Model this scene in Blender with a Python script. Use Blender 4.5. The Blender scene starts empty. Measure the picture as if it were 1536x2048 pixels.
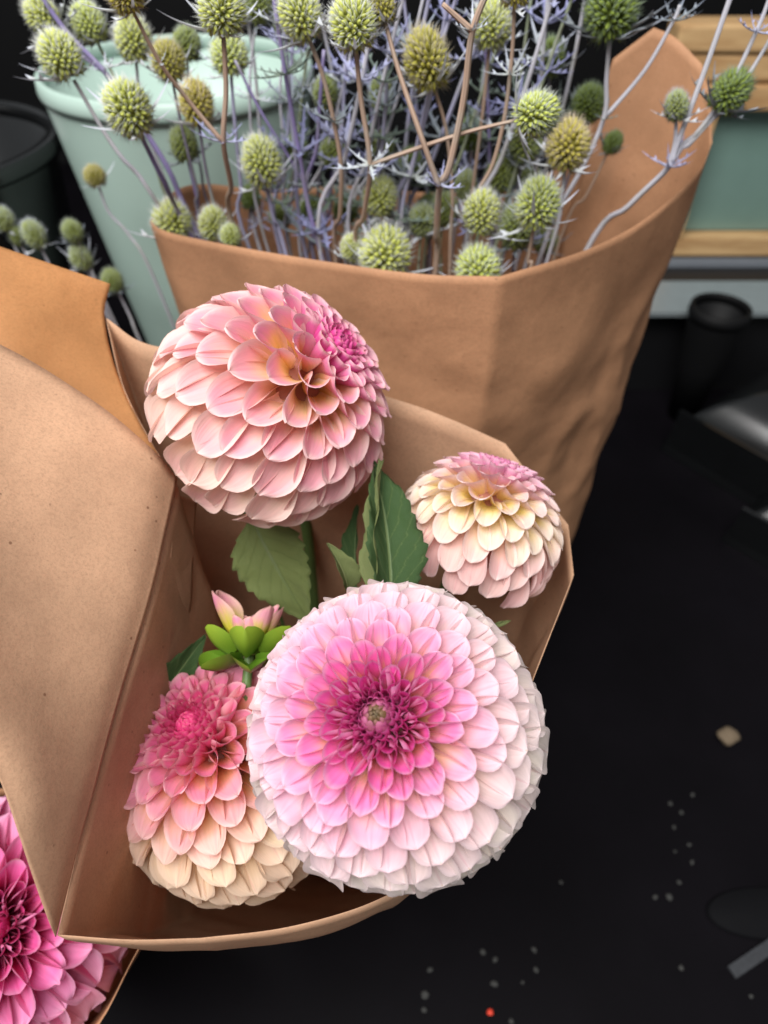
import bpy, bmesh, math, random
from mathutils import Vector, Matrix, noise

random.seed(7)
scene = bpy.context.scene
col = scene.collection

# ------------------------------------------------------------------ camera, world, light
FPX, CX, CY = 1420.0, 768.0, 1024.0
CAM = Vector((0, 0, 0.60))
PITCH = math.radians(45)
FWD = Vector((0, math.cos(PITCH), -math.sin(PITCH)))
UP = Vector((0, math.sin(PITCH), math.cos(PITCH)))
RIGHT = Vector((1, 0, 0))
cd = bpy.data.cameras.new('camera')
cam = bpy.data.objects.new('camera', cd)
col.objects.link(cam)
cam.location = CAM
cam.rotation_euler = (math.radians(90) - PITCH, 0, 0)
cd.sensor_fit = 'VERTICAL'
cd.sensor_height = 36.0
cd.lens = 36.0 * FPX / 2048.0
cd.clip_start = 0.01
cd.clip_end = 100
cd.dof.use_dof = True
cd.dof.focus_distance = 0.245
cd.dof.aperture_fstop = 8.5
scene.camera = cam

world = bpy.data.worlds.new('World')
scene.world = world
world.use_nodes = True
bg = world.node_tree.nodes['Background']
bg.inputs['Color'].default_value = (0.92, 0.96, 1.0, 1)
bg.inputs['Strength'].default_value = 0.25


def area_light(name, loc, target, sx, sy, power, color):
    ld = bpy.data.lights.new(name, 'AREA')
    ld.shape = 'RECTANGLE'
    ld.size, ld.size_y = sx, sy
    ld.energy = power
    ld.color = color
    o = bpy.data.objects.new(name, ld)
    col.objects.link(o)
    o.location = loc
    o.rotation_euler = (Vector(target) - Vector(loc)).to_track_quat('-Z', 'Y').to_euler()
    return o


area_light('daylight_window', (-0.42, -0.30, 1.90), (-0.02, 0.25, 0.38), 1.5, 1.1, 63, (1.0, 0.985, 0.96))
vs = scene.view_settings
vs.view_transform = 'Standard'
vs.look = 'None'
vs.gamma = 1.0
vs.exposure = 0.0
vs.use_curve_mapping = False

# ------------------------------------------------------------------ helpers


def P(px, py, d):
    """photo pixel + distance along the view axis -> point"""
    return CAM + d * (FWD + RIGHT * ((px - CX) / FPX) + UP * ((CY - py) / FPX))


def PY(px, py, Y):
    """photo pixel on the upright plane Y metres ahead"""
    v = (CY - py) / FPX
    return P(px, py, Y / (FWD.y + UP.y * v))


def PG(px, py, z=0.0):
    """photo pixel on a level surface at height z"""
    v = (CY - py) / FPX
    return P(px, py, (z - CAM.z) / (FWD.z + UP.z * v))


def sm(a, b, x):
    t = min(1, max(0, (x - a) / (b - a)))
    return t * t * (3 - 2 * t)


def keys(tab, x):
    if x <= tab[0][0]:
        return tab[0][1]
    for (x0, a), (x1, b) in zip(tab, tab[1:]):
        if x <= x1:
            t = (x - x0) / (x1 - x0)
            if isinstance(a, tuple):
                return tuple(p + (q - p) * t for p, q in zip(a, b))
            return a + (b - a) * t
    return tab[-1][1]


def mesh(name, verts, faces, mats, uvs=None, midx=None, smooth=True):
    me = bpy.data.meshes.new(name)
    me.from_pydata([tuple(v) for v in verts], [], faces)
    if uvs is not None:
        l = me.uv_layers.new(name='UVMap')
        flat = []
        for lp in me.loops:
            flat += uvs[lp.vertex_index]
        l.data.foreach_set('uv', flat)
    for m in (mats if isinstance(mats, (list, tuple)) else [mats]):
        me.materials.append(m)
    if midx is not None:
        me.polygons.foreach_set('material_index', midx)
    me.polygons.foreach_set('use_smooth', [smooth] * len(me.polygons))
    me.update()
    return me


def link(name, me, parent=None, mat4=None):
    o = bpy.data.objects.new(name, me)
    col.objects.link(o)
    if parent is not None:
        o.parent = parent
    if mat4 is not None:
        o.matrix_basis = mat4
    return o


def empty(name, loc):
    o = bpy.data.objects.new(name, None)
    o.empty_display_size = 0.01
    col.objects.link(o)
    o.location = loc
    return o


def tag(o, label, cat, group=None, kind=None):
    o['label'] = label
    o['category'] = cat
    if group:
        o['group'] = group
    if kind:
        o['kind'] = kind
    return o


def structure(o):
    o['kind'] = 'structure'
    return o


def frame(origin, x, y, z, s=1.0):
    m = Matrix.Identity(4)
    for i in range(3):
        m[i][0], m[i][1], m[i][2], m[i][3] = x[i] * s, y[i] * s, z[i] * s, origin[i]
    return m


def catmull(pts, n):
    """smooth polyline through pts, n samples per span"""
    out = []
    m = len(pts)
    for i in range(m - 1):
        p0 = pts[i - 1] if i > 0 else pts[i] * 2 - pts[i + 1]
        p1, p2 = pts[i], pts[i + 1]
        p3 = pts[i + 2] if i + 2 < m else pts[i + 1] * 2 - pts[i]
        for k in range(n):
            t = k / n
            out.append(0.5 * ((2 * p1) + (p2 - p0) * t + (2 * p0 - 5 * p1 + 4 * p2 - p3) * t * t
                              + (3 * p1 - p0 - 3 * p2 + p3) * t ** 3))
    out.append(pts[-1].copy())
    return out


class MB:
    """collects geometry for one mesh"""

    def __init__(self):
        self.v, self.f, self.uv, self.mi = [], [], [], []

    def add(self, v, f, uv=None, mi=0):
        b = len(self.v)
        self.v += v
        self.f += [tuple(i + b for i in q) for q in f]
        self.uv += uv if uv else [(0.5, 0.5)] * len(v)
        self.mi += [mi] * len(f)

    def tube(self, pts, radii, n=7, mi=0, cap=True):
        vs, fs, uv = [], [], []
        prev = None
        m = len(pts)
        for i, p in enumerate(pts):
            t = (pts[min(i + 1, m - 1)] - pts[max(i - 1, 0)]).normalized()
            ref = prev if prev is not None else (Vector((0, 0, 1)) if abs(t.z) < .9 else Vector((1, 0, 0)))
            x = (ref - t * ref.dot(t)).normalized()
            prev = x
            y = t.cross(x)
            for k in range(n):
                a = 2 * math.pi * k / n
                vs.append(p + (x * math.cos(a) + y * math.sin(a)) * radii[i])
                uv.append((k / n, i / max(1, m - 1)))
        for i in range(m - 1):
            for k in range(n):
                k2 = (k + 1) % n
                fs.append((i * n + k, i * n + k2, (i + 1) * n + k2, (i + 1) * n + k))
        if cap:
            fs.append(tuple(range(n - 1, -1, -1)))
            fs.append(tuple((m - 1) * n + k for k in range(n)))
        self.add(vs, fs, uv, mi)

    def box(self, c, s, mi=0):
        c = Vector(c)
        vs = [c + Vector((x * s[0], y * s[1], z * s[2])) * .5 for x in (-1, 1) for y in (-1, 1) for z in (-1, 1)]
        self.add(vs, [(0, 1, 3, 2), (4, 6, 7, 5), (0, 4, 5, 1), (2, 3, 7, 6), (0, 2, 6, 4), (1, 5, 7, 3)], None, mi)

    def build(self, name, mats, smooth=True):
        return mesh(name, self.v, self.f, mats, self.uv, self.mi, smooth)


# ------------------------------------------------------------------ materials


class NT:
    def __init__(self, name):
        self.m = bpy.data.materials.new(name)
        self.m.use_nodes = True
        self.t = self.m.node_tree
        self.t.nodes.clear()
        self.out = self.t.nodes.new('ShaderNodeOutputMaterial')

    def n(self, typ, **kw):
        o = self.t.nodes.new('ShaderNode' + typ)
        for k, v in kw.items():
            if k.startswith('i_'):
                o.inputs[int(k[2:])].default_value = v
            else:
                setattr(o, k, v)
        return o

    def l(self, a, b):
        self.t.links.new(a, b)

    def val(self, x, sock):
        if isinstance(x, (int, float)):
            sock.default_value = x
        else:
            self.l(x, sock)

    def math(self, op, a, b=0.0, c=0.0, clamp=False):
        o = self.n('Math', operation=op, use_clamp=clamp)
        self.val(a, o.inputs[0])
        self.val(b, o.inputs[1])
        self.val(c, o.inputs[2])
        return o.outputs[0]

    def ramp(self, x, a, b, lo=0.0, hi=1.0):
        o = self.n('MapRange', interpolation_type='SMOOTHSTEP')
        self.val(x, o.inputs[0])
        o.inputs[1].default_value, o.inputs[2].default_value = a, b
        o.inputs[3].default_value, o.inputs[4].default_value = lo, hi
        return o.outputs[0]

    def mix(self, f, a, b, mode='MIX'):
        o = self.n('Mix', data_type='RGBA', blend_type=mode)
        self.val(f, o.inputs[0])
        for x, s in ((a, o.inputs[6]), (b, o.inputs[7])):
            if isinstance(x, tuple):
                s.default_value = x + (1,) if len(x) == 3 else x
            else:
                self.l(x, s)
        return o.outputs[2]

    def noise(self, vec, scale, detail=3, rough=.55):
        o = self.n('TexNoise')
        if vec is not None:
            self.l(vec, o.inputs['Vector'])
        o.inputs['Scale'].default_value = scale
        o.inputs['Detail'].default_value = detail
        o.inputs['Roughness'].default_value = rough
        return o.outputs[0]

    def principled(self, color, rough=.5, spec=.5, normal=None, **kw):
        o = self.n('BsdfPrincipled')
        if isinstance(color, tuple):
            o.inputs['Base Color'].default_value = color + (1,)
        else:
            self.l(color, o.inputs['Base Color'])
        self.val(rough, o.inputs['Roughness'])
        o.inputs['Specular IOR Level'].default_value = spec
        if normal is not None:
            self.l(normal, o.inputs['Normal'])
        for k, v in kw.items():
            o.inputs[k.replace('_', ' ')].default_value = v
        return o.outputs[0]

    def thin(self, color, tcolor, amount, rough, spec, normal=None):
        """sheet that lets some light through"""
        a = self.principled(color, rough, spec, normal)
        b = self.n('BsdfTranslucent')
        if isinstance(tcolor, tuple):
            b.inputs[0].default_value = tcolor + (1,)
        else:
            self.l(tcolor, b.inputs[0])
        if normal is not None:
            self.l(normal, b.inputs[1])
        m = self.n('MixShader')
        m.inputs[0].default_value = amount
        self.l(a, m.inputs[1])
        self.l(b.outputs[0], m.inputs[2])
        return m.outputs[0]

    def bump(self, h, strength, dist):
        o = self.n('Bump')
        o.inputs['Strength'].default_value = strength
        o.inputs['Distance'].default_value = dist
        self.l(h, o.inputs['Height'])
        return o.outputs[0]

    def done(self, sh):
        self.l(sh, self.out.inputs[0])
        return self.m


def plain(name, c, rough=.5, spec=.5, var=.12, scale=60, bump=0.0):
    t = NT(name)
    co = t.n('TexCoord').outputs['Object']
    n = t.noise(co, scale, 4)
    c1 = tuple(x * (1 - var) for x in c)
    c2 = tuple(x * (1 + var) for x in c)
    cc = t.mix(n, c1, c2)
    nm = t.bump(n, 1.0, bump) if bump else None
    return t.done(t.principled(cc, rough, spec, nm))


def petal_material():
    t = NT('petal')
    uv = t.n('TexCoord').outputs['UV']
    sep = t.n('SeparateXYZ')
    t.l(uv, sep.inputs[0])
    u, v = sep.outputs[0], sep.outputs[1]
    oi = t.n('ObjectInfo')
    tip = oi.outputs['Color']
    base = t.n('Attribute', attribute_type='OBJECT', attribute_name='base_tint').outputs['Color']
    edge = t.n('Attribute', attribute_type='OBJECT', attribute_name='edge_tint').outputs['Color']
    au = t.math('ABSOLUTE', t.math('SUBTRACT', t.math('MULTIPLY', u, 2.0), 1.0))
    # streaks along the petal
    comb = t.n('CombineXYZ')
    t.l(t.math('MULTIPLY', u, 16.0), comb.inputs[0])
    t.l(t.math('MULTIPLY', v, 1.6), comb.inputs[1])
    t.l(t.math('MULTIPLY', oi.outputs['Random'], 50.0), comb.inputs[2])
    st = t.noise(comb.outputs[0], 1.0, 3)
    comb2 = t.n('CombineXYZ')
    t.l(t.math('MULTIPLY', u, 2.2), comb2.inputs[0])
    t.l(t.math('MULTIPLY', v, 2.2), comb2.inputs[1])
    t.l(t.math('MULTIPLY', oi.outputs['Random'], 90.0), comb2.inputs[2])
    bl = t.noise(comb2.outputs[0], 1.0, 2)
    vv = t.math('ADD', v, t.math('MULTIPLY', t.math('SUBTRACT', bl, .5), .45))
    vv = t.math('ADD', vv, t.math('MULTIPLY', t.math('SUBTRACT', st, .5), .2))
    c = t.mix(t.ramp(vv, .38, .86), base, tip)
    # pale margin
    ef = t.math('MAXIMUM', t.ramp(au, .50, 1.0), t.ramp(v, .86, 1.0))
    c = t.mix(t.math('MULTIPLY', ef, .75), c, edge)
    # darker vein along the middle and fine veins
    mid = t.math('MULTIPLY', t.ramp(au, .0, .10, 1, 0), t.ramp(v, .45, .9))
    c = t.mix(t.math('MULTIPLY', mid, .30), c, t.mix(1.0, c, (.80, .45, .55), 'MULTIPLY'))
    # brownish speck at the very tip of some petals
    tf = t.math('MULTIPLY', t.ramp(v, .965, 1.0), t.ramp(au, .3, .0))
    tf = t.math('MULTIPLY', tf, t.ramp(oi.outputs['Random'], .3, .7))
    c = t.mix(t.math('MULTIPLY', tf, .6), c, (.42, .30, .10))
    sv = t.n('MapRange')
    t.l(st, sv.inputs[0])
    sv.inputs[1].default_value, sv.inputs[2].default_value = .25, .75
    sv.inputs[3].default_value, sv.inputs[4].default_value = .90, 1.06
    hs = t.n('HueSaturation')
    t.l(sv.outputs[0], hs.inputs['Value'])
    t.l(c, hs.inputs['Color'])
    c = hs.outputs[0]
    nm = t.bump(st, .35, .0006)
    return t.done(t.thin(c, c, .30, .55, .25, nm))


def paper_material(name, c, amount=.22, tr=(.72, .26, .10)):
    t = NT(name)
    co = t.n('TexCoord').outputs['Object']
    big = t.noise(co, 22, 4, .6)
    fib = t.noise(co, 900, 3, .7)
    mp = t.n('Mapping')
    mp.inputs['Rotation'].default_value = (.5, .3, .9)
    mp.inputs['Scale'].default_value = (1, 6, 6)
    t.l(co, mp.inputs[0])
    fib2 = t.noise(mp.outputs[0], 260, 3, .6)
    cc = t.mix(t.ramp(big, .25, .75), tuple(x * .80 for x in c), tuple(x * 1.10 for x in c))
    cc = t.mix(t.math('MULTIPLY', t.ramp(fib, .40, .72), .42), cc, tuple(x * .58 for x in c))
    cc = t.mix(t.math('MULTIPLY', t.ramp(fib2, .56, .72), .5), cc, tuple(x * .55 for x in c))
    fib3 = t.noise(mp.outputs[0], 150, 4, .7)
    cc = t.mix(t.math('MULTIPLY', t.ramp(fib3, .60, .70), .28), cc, tuple(x * .60 for x in c))
    spk = t.n('TexVoronoi', feature='F1')
    t.l(co, spk.inputs['Vector'])
    spk.inputs['Scale'].default_value = 170
    wn = t.n('TexWhiteNoise')
    t.l(spk.outputs['Color'], wn.inputs['Vector'])
    sp = t.math('MULTIPLY', t.ramp(spk.outputs['Distance'], .06, .13, 1, 0), t.math('GREATER_THAN', wn.outputs['Value'], .82))
    cc = t.mix(t.math('MULTIPLY', sp, .65), cc, (.12, .05, .025))
    w = t.noise(co, 38, 3, .5)
    h = t.math('ADD', t.math('MULTIPLY', fib, .06), t.math('MULTIPLY', w, .9))
    nm = t.bump(h, .55, .0022)
    return t.done(t.thin(cc, tr, amount, .62, .22, nm))


def leaf_material(name, a, b, vein, amount=.25):
    t = NT(name)
    uv = t.n('TexCoord').outputs['UV']
    co = t.n('TexCoord').outputs['Object']
    sep = t.n('SeparateXYZ')
    t.l(uv, sep.inputs[0])
    u, v = sep.outputs[0], sep.outputs[1]
    au = t.math('ABSOLUTE', t.math('SUBTRACT', t.math('MULTIPLY', u, 2.0), 1.0))
    n = t.noise(co, 130, 4)
    n2 = t.noise(co, 620, 3)
    sv = t.math('FRACT', t.math('ADD', t.math('SUBTRACT', t.math('MULTIPLY', v, 7.0), t.math('MULTIPLY', au, 2.1)),
                                t.math('MULTIPLY', n, .5)))
    line = t.ramp(t.math('ABSOLUTE', t.math('SUBTRACT', sv, .5)), .0, .075, 1, 0)
    midl = t.ramp(au, .02, .085, 1, 0)
    vm = t.math('MAXIMUM', t.math('MULTIPLY', line, .7), midl)
    net = t.n('TexVoronoi', feature='DISTANCE_TO_EDGE')
    t.l(co, net.inputs['Vector'])
    net.inputs['Scale'].default_value = 330
    nl = t.ramp(net.outputs['Distance'], .0, .09, 1, 0)
    c = t.mix(n, a, b)
    c = t.mix(t.math('MULTIPLY', nl, .22), c, vein)
    c = t.mix(t.math('MULTIPLY', vm, .55), c, vein)
    h = t.math('ADD', t.math('MULTIPLY', t.math('MAXIMUM', vm, t.math('MULTIPLY', nl, .4)), -1.0), t.math('MULTIPLY', n2, .3))
    nm = t.bump(h, .6, .0006)
    return t.done(t.thin(c, tuple(x * 1.2 for x in b), amount, .48, .35, nm))


def tinted(name, lo, hi, rough=.6, spec=.25, amount=.0):
    """colour runs along v (UV) from lo to hi, multiplied by the object's own tint"""
    t = NT(name)
    uv = t.n('TexCoord').outputs['UV']
    co = t.n('TexCoord').outputs['Object']
    sep = t.n('SeparateXYZ')
    t.l(uv, sep.inputs[0])
    n = t.noise(co, 420, 3)
    f = t.math('ADD', sep.outputs[1], t.math('MULTIPLY', t.math('SUBTRACT', n, .5), .6), clamp=True)
    c = t.mix(f, lo, hi)
    oi = t.n('ObjectInfo')
    c = t.mix(1.0, c, oi.outputs['Color'], 'MULTIPLY')
    if amount:
        return t.done(t.thin(c, c, amount, rough, spec))
    return t.done(t.principled(c, rough, spec))


def stem_material():
    t = NT('sea_holly_stem')
    co = t.n('TexCoord').outputs['Object']
    uv = t.n('TexCoord').outputs['UV']
    sep = t.n('SeparateXYZ')
    t.l(uv, sep.inputs[0])
    oi = t.n('ObjectInfo')
    n = t.noise(co, 45, 3)
    c = t.mix(t.ramp(n, .45, .75, 0, .6), oi.outputs['Color'], (.46, .46, .40))
    rib = t.math('SINE', t.math('MULTIPLY', sep.outputs[0], 44.0))
    c = t.mix(t.ramp(rib, -1, 1, 0, .22), c, (.10, .08, .07))
    nm = t.bump(rib, .35, .0003)
    return t.done(t.principled(c, .5, .3, nm))


M_PETAL = petal_material()
M_PAPER = paper_material('kraft_paper', (.63, .39, .245))
M_PAPER_DARK = paper_material('kraft_paper_dark', (.54, .285, .155), .16)
M_PAPER_BACKLIT = paper_material('kraft_paper_backlit', (.60, .30, .12), .34, (.80, .28, .05))  # orange glow of backlight put into the sheet's colour
M_LEAF = leaf_material('dahlia_leaf', (.032, .075, .024), (.060, .125, .036), (.22, .28, .11))
M_LEAF_PALE = leaf_material('dahlia_leaf_underside', (.13, .17, .055), (.21, .24, .09), (.30, .31, .15))
M_LEAF_OLIVE = leaf_material('dahlia_leaf_olive', (.14, .18, .055), (.20, .24, .08), (.07, .10, .035))
M_GREEN = tinted('bud_green', (.09, .17, .012), (.20, .29, .025), .40, .4)
M_FLORET = tinted('sea_holly_floret', (.12, .13, .02), (.56, .60, .14), .6, .2)
M_SPINE = tinted('sea_holly_spine', (.34, .38, .16), (.72, .72, .74), .6, .2)
M_BRACT = tinted('sea_holly_bract', (.52, .54, .46), (.60, .62, .74), .55, .3, .2)
M_STEM = stem_material()
M_DSTEM = plain('dahlia_stem', (.10, .17, .05), .5, .4, .25, 90)
M_CORE = plain('dahlia_core', (.45, .20, .16), .8, .1)


# ------------------------------------------------------------------ setting: table top and the dark behind
def table_material():
    t = NT('black_table')
    co = t.n('TexCoord').outputs['Object']
    n = t.noise(co, 9, 4)
    f = t.noise(co, 700, 3, .7)
    c = t.mix(n, (.0025, .0022, .0027), (.006, .005, .007))
    r = t.n('MapRange')
    t.l(n, r.inputs[0])
    r.inputs[3].default_value, r.inputs[4].default_value = .38, .55
    # dust lying on it
    d = t.math('MULTIPLY', t.ramp(f, .62, .80), t.ramp(n, .45, .7))
    c = t.mix(t.math('MULTIPLY', d, .35), c, (.05, .048, .045))
    return t.done(t.principled(c, r.outputs[0], .05, t.bump(f, .10, .0003)))


g = MB()
g.add([Vector((-4, -4, 0)), Vector((4, -4, 0)), Vector((4, 6, 0)), Vector((-4, 6, 0))], [(0, 1, 2, 3)])
structure(link('table_surface', g.build('table_surface', table_material(), False)))
g = MB()
g.box((0, 1.78, .4), (8, .04, .8))  # black backdrop added to keep the space behind dark
structure(link('dark_backdrop', g.build('dark_backdrop', plain('backdrop_black', (.006, .006, .0065), .7, .15), False)))

# ------------------------------------------------------------------ kraft paper sleeves


def dense_ring(ctrl, per=10):
    """closed ring of (point, corner) -> dense points; corners stay sharp"""
    n = len(ctrl)
    corners = [i for i, c in enumerate(ctrl) if c[1]]
    out = []
    for a, b in zip(corners, corners[1:] + [corners[0] + n]):
        seg = [ctrl[i % n][0] for i in range(a, b + 1)]
        out += catmull(seg, per)[:-1]
    return out


def wrinkle(p, amp, s):
    return noise.noise_vector(p * s) * amp + noise.noise_vector(p * s * 2.7 + Vector((3, 1, 7))) * amp * .4


def sleeve_mesh(name, rim, base, mat, rings=34, power=1.0, amp=.003, ws=14, zpow=1.0, crumple=None):
    n = len(rim)
    vs, fs, uv = [], [], []
    for r in range(rings + 1):
        t = r / rings
        for i in range(n):
            a, b = rim[i], base[i]
            tt = t ** power
            p = Vector((a.x + (b.x - a.x) * tt, a.y + (b.y - a.y) * tt, a.z + (b.z - a.z) * t ** zpow))
            p += wrinkle(p, amp * min(1, t * 7), ws)
            if crumple is not None:
                c0, rad, k = crumple
                m = math.exp(-((p - c0).length / rad) ** 2) * min(1, t * 6)
                rd = abs(noise.noise(Vector((p.x, p.y, p.z * .6)) * 17 + Vector((5, 2, 1)))) + .2 * abs(noise.noise(p * 45))
                p += Vector((.45, -.85, .1)) * (k * m * (.30 - rd))
            vs.append(p)
            uv.append((i / n, t))
    for r in range(rings):
        for i in range(n):
            j = (i + 1) % n
            fs.append((r * n + i, r * n + j, (r + 1) * n + j, (r + 1) * n + i))
    return mesh(name, vs, fs, mat, uv)


def ellipse_for(rim, cx, cy, z, rx, ry, idx):
    """base ring; idx = [(index fraction, angle)] pins that turn index into angle"""
    n = len(rim)
    return [Vector((cx + rx * math.cos(a), cy + ry * math.sin(a), z))
            for a in (math.radians(keys(idx, i / n)) for i in range(n))]


def patch(name, rows, mat, amp=.0015, ws=18, nu=12, nv=10):
    """smooth sheet through a grid of control points"""
    g1 = [catmull(r, nu) for r in rows]
    cols = [catmull([r[i] for r in g1], nv) for i in range(len(g1[0]))]
    m, n = len(cols), len(cols[0])
    vs, fs, uv = [], [], []
    for i in range(m):
        for j in range(n):
            p = cols[i][j]
            vs.append(p + wrinkle(p, amp, ws))
            uv.append((i / (m - 1), j / (n - 1)))
    for i in range(m - 1):
        for j in range(n - 1):
            fs.append((i * n + j, (i + 1) * n + j, (i + 1) * n + j + 1, i * n + j + 1))
    return mesh(name, vs, fs, mat, uv)


def thick(o, t=.0003):
    md = o.modifiers.new('thickness', 'SOLIDIFY')
    md.thickness = t
    md.offset = 0
    return o


# sleeve of the sea holly bunch
rim_c = [(PY(300, 442, .42), 1), (PY(330, 462, .405), 0), (PY(430, 485, .385), 0), (PY(600, 515, .36), 0), (PY(830, 547, .335), 0),
         (PY(1000, 553, .33), 1), (PY(1180, 497, .36), 0), (PY(1300, 432, .395), 0), (PY(1395, 345, .435), 0), (PY(1424, 285, .46), 1),
         (PY(1420, 200, .475), 0), (PY(1404, 128, .485), 1), (PY(1350, 75, .50), 0), (PY(1308, 55, .505), 1),
         (PY(1226, 118, .51), 1), (PY(1185, 240, .515), 0), (PY(1100, 345, .52), 0), (PY(900, 385, .525), 0),
         (PY(700, 372, .52), 0), (PY(540, 380, .51), 0), (PY(410, 368, .49), 0), (PY(345, 385, .46), 0)]
rim = dense_ring(rim_c, 14)
nr = len(rim)
base = ellipse_for(rim, .035, .365, .0, .088, .052, [(0, 180), (9 / 22, 360), (1, 540)])
HOLLY_BASE = Vector((.035, .365, .01))
holly_sleeve = empty('paper_sleeve', HOLLY_BASE)
inv = Matrix.Translation(-HOLLY_BASE)
tag(holly_sleeve, 'tall brown kraft paper sleeve standing upright around the sea holly', 'paper sleeve')
link('sheet', sleeve_mesh('sheet', rim, base, M_PAPER_DARK, 90, 1.25, .0050, 13, 1.0, (P(1130, 760, .50), .085, .013)), holly_sleeve, inv)
thick(holly_sleeve.children[0])

# sleeve of the four dahlias
dr_c = [(P(115, 1870, .228), 1), (P(260, 1880, .224), 0), (P(400, 1877, .224), 1), (P(560, 1858, .227), 0), (P(700, 1822, .231), 0), (P(800, 1780, .236), 1),
        (P(960, 1620, .25), 0), (P(1085, 1310, .28), 1), (P(1147, 1150, .302), 1), (P(1136, 1050, .318), 1), (P(1010, 887, .334), 1),
        (P(900, 838, .335), 0), (P(785, 797, .336), 0), (P(500, 716, .335), 0), (P(300, 690, .335), 0), (P(212, 636, .335), 1),
        (P(245, 770, .325), 0), (P(300, 880, .312), 0), (P(352, 965, .296), 1), (P(300, 1190, .275), 0), (P(228, 1430, .257), 0), (P(165, 1660, .242), 0)]
drim = dense_ring(dr_c, 9)
dbase = ellipse_for(drim, -.035, .222, .0, .055, .030, [(0, 200), (5 / 22, 300), (8 / 22, 360), (10 / 22, 390), (15 / 22, 500), (1, 560)])
DAHLIA_BASE = Vector((-.035, .222, .0))
dsl = empty('paper_sleeve', DAHLIA_BASE)
inv = Matrix.Translation(-DAHLIA_BASE)
tag(dsl, 'open brown kraft paper sleeve with folded flap, wrapped around four pale pink dahlias', 'paper sleeve')
thick(link('sheet', sleeve_mesh('sheet', drim, dbase, M_PAPER, 40, 1.35, .0032, 16), dsl, inv))
# wide flap folded out to the left
flap_rows = [
    [P(113, 1873, .2275), P(167, 1660, .2405), P(230, 1430, .2555), P(303, 1190, .2735), P(354, 958, .2945)],
    [P(98, 1838, .2225), P(140, 1630, .2325), P(190, 1400, .247), P(250, 1160, .264), P(300, 893, .2855)],
    [P(60, 1735, .217), P(75, 1530, .222), P(90, 1300, .236), P(120, 1060, .252), P(180, 795, .278)],
    [P(0, 1568, .213), P(-10, 1400, .215), P(-20, 1200, .225), P(-20, 960, .240), P(0, 690, .268)],
    [P(-110, 1290, .207), P(-130, 1160, .208), P(-170, 1000, .213), P(-190, 830, .225), P(-210, 600, .252)],
]
thick(link('flap', patch('flap', flap_rows, M_PAPER, .0009, 16), dsl, inv))
back_rows = [
    [P(-260, 405, .312), P(-120, 450, .315), P(0, 494, .318), P(110, 532, .325), P(216, 568, .333)],
    [P(-260, 520, .302), P(-120, 540, .306), P(0, 575, .311), P(110, 600, .321), P(210, 642, .334)],
    [P(-240, 680, .300), P(-110, 690, .302), P(20, 710, .306), P(140, 740, .317), P(245, 772, .326)],
    [P(-230, 900, .300), P(-90, 920, .300), P(60, 930, .303), P(200, 945, .305), P(345, 966, .300)],
]
thick(link('back_sheet', patch('back_sheet', back_rows, M_PAPER_BACKLIT, .0012, 22), dsl, inv))
# folded pleat of paper inside, left of the bud
pleat_rows = [
    [P(356, 975, .302), P(345, 1060, .296), P(335, 1130, .293), P(300, 1192, .286)],
    [P(352, 990, .308), P(350, 1090, .304), P(350, 1160, .303), P(312, 1240, .300)],
    [P(395, 1000, .330), P(385, 1120, .322), P(375, 1240, .322), P(330, 1370, .325)],
]
thick(link('pleat', patch('pleat', pleat_rows, M_PAPER, .0006, 24), dsl, inv))

# sleeve of the hot pink dahlia below the flap
PINK_C = P(0, 1855, .335)
pb = Vector((-.215, .16, 0))
prim, pbase = [], []
for i in range(72):
    a = 2 * math.pi * i / 72
    r = .0735 * (1 + .06 * math.sin(3 * a + .6) + .03 * math.sin(7 * a))
    prim.append(PINK_C + Vector((r * math.cos(a), r * math.sin(a) * .95, .006 + .008 * math.sin(2 * a + 1))))
    pbase.append(pb + Vector((.03 * math.cos(a), .03 * math.sin(a), 0)))
psl = empty('paper_sleeve', pb)
tag(psl, 'small brown paper sleeve around the hot pink dahlia under the folded flap', 'paper sleeve')
thick(link('sheet', sleeve_mesh('sheet', prim, pbase, M_PAPER_DARK, 20, 1.0, .003, 20), psl, Matrix.Translation(-pb)))

# ------------------------------------------------------------------ dahlias
SH = [  # theta: spacing, lean (deg), length, half arc, roll at base, roll at tip (deg)
    (0, (.022, -26, .11, .075, 170, 165)),
    (7, (.052, -14, .17, .062, 156, 152)),
    (11, (.078, -7, .23, .092, 156, 152)),
    (18, (.125, 3, .35, .140, 154, 148)),
    (25, (.168, 11, .46, .170, 140, 130)),
    (34, (.208, 22, .54, .196, 122, 112)),
    (48, (.238, 33, .58, .205, 102, 90)),
    (66, (.250, 40, .60, .196, 90, 76)),
    (82, (.256, 50, .60, .172, 64, 48)),
    (95, (.258, 58, .60, .162, 54, 40)),
    (130, (.262, 68, .58, .165, 54, 42))]
NB = 12
petal_lib = {}


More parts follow.
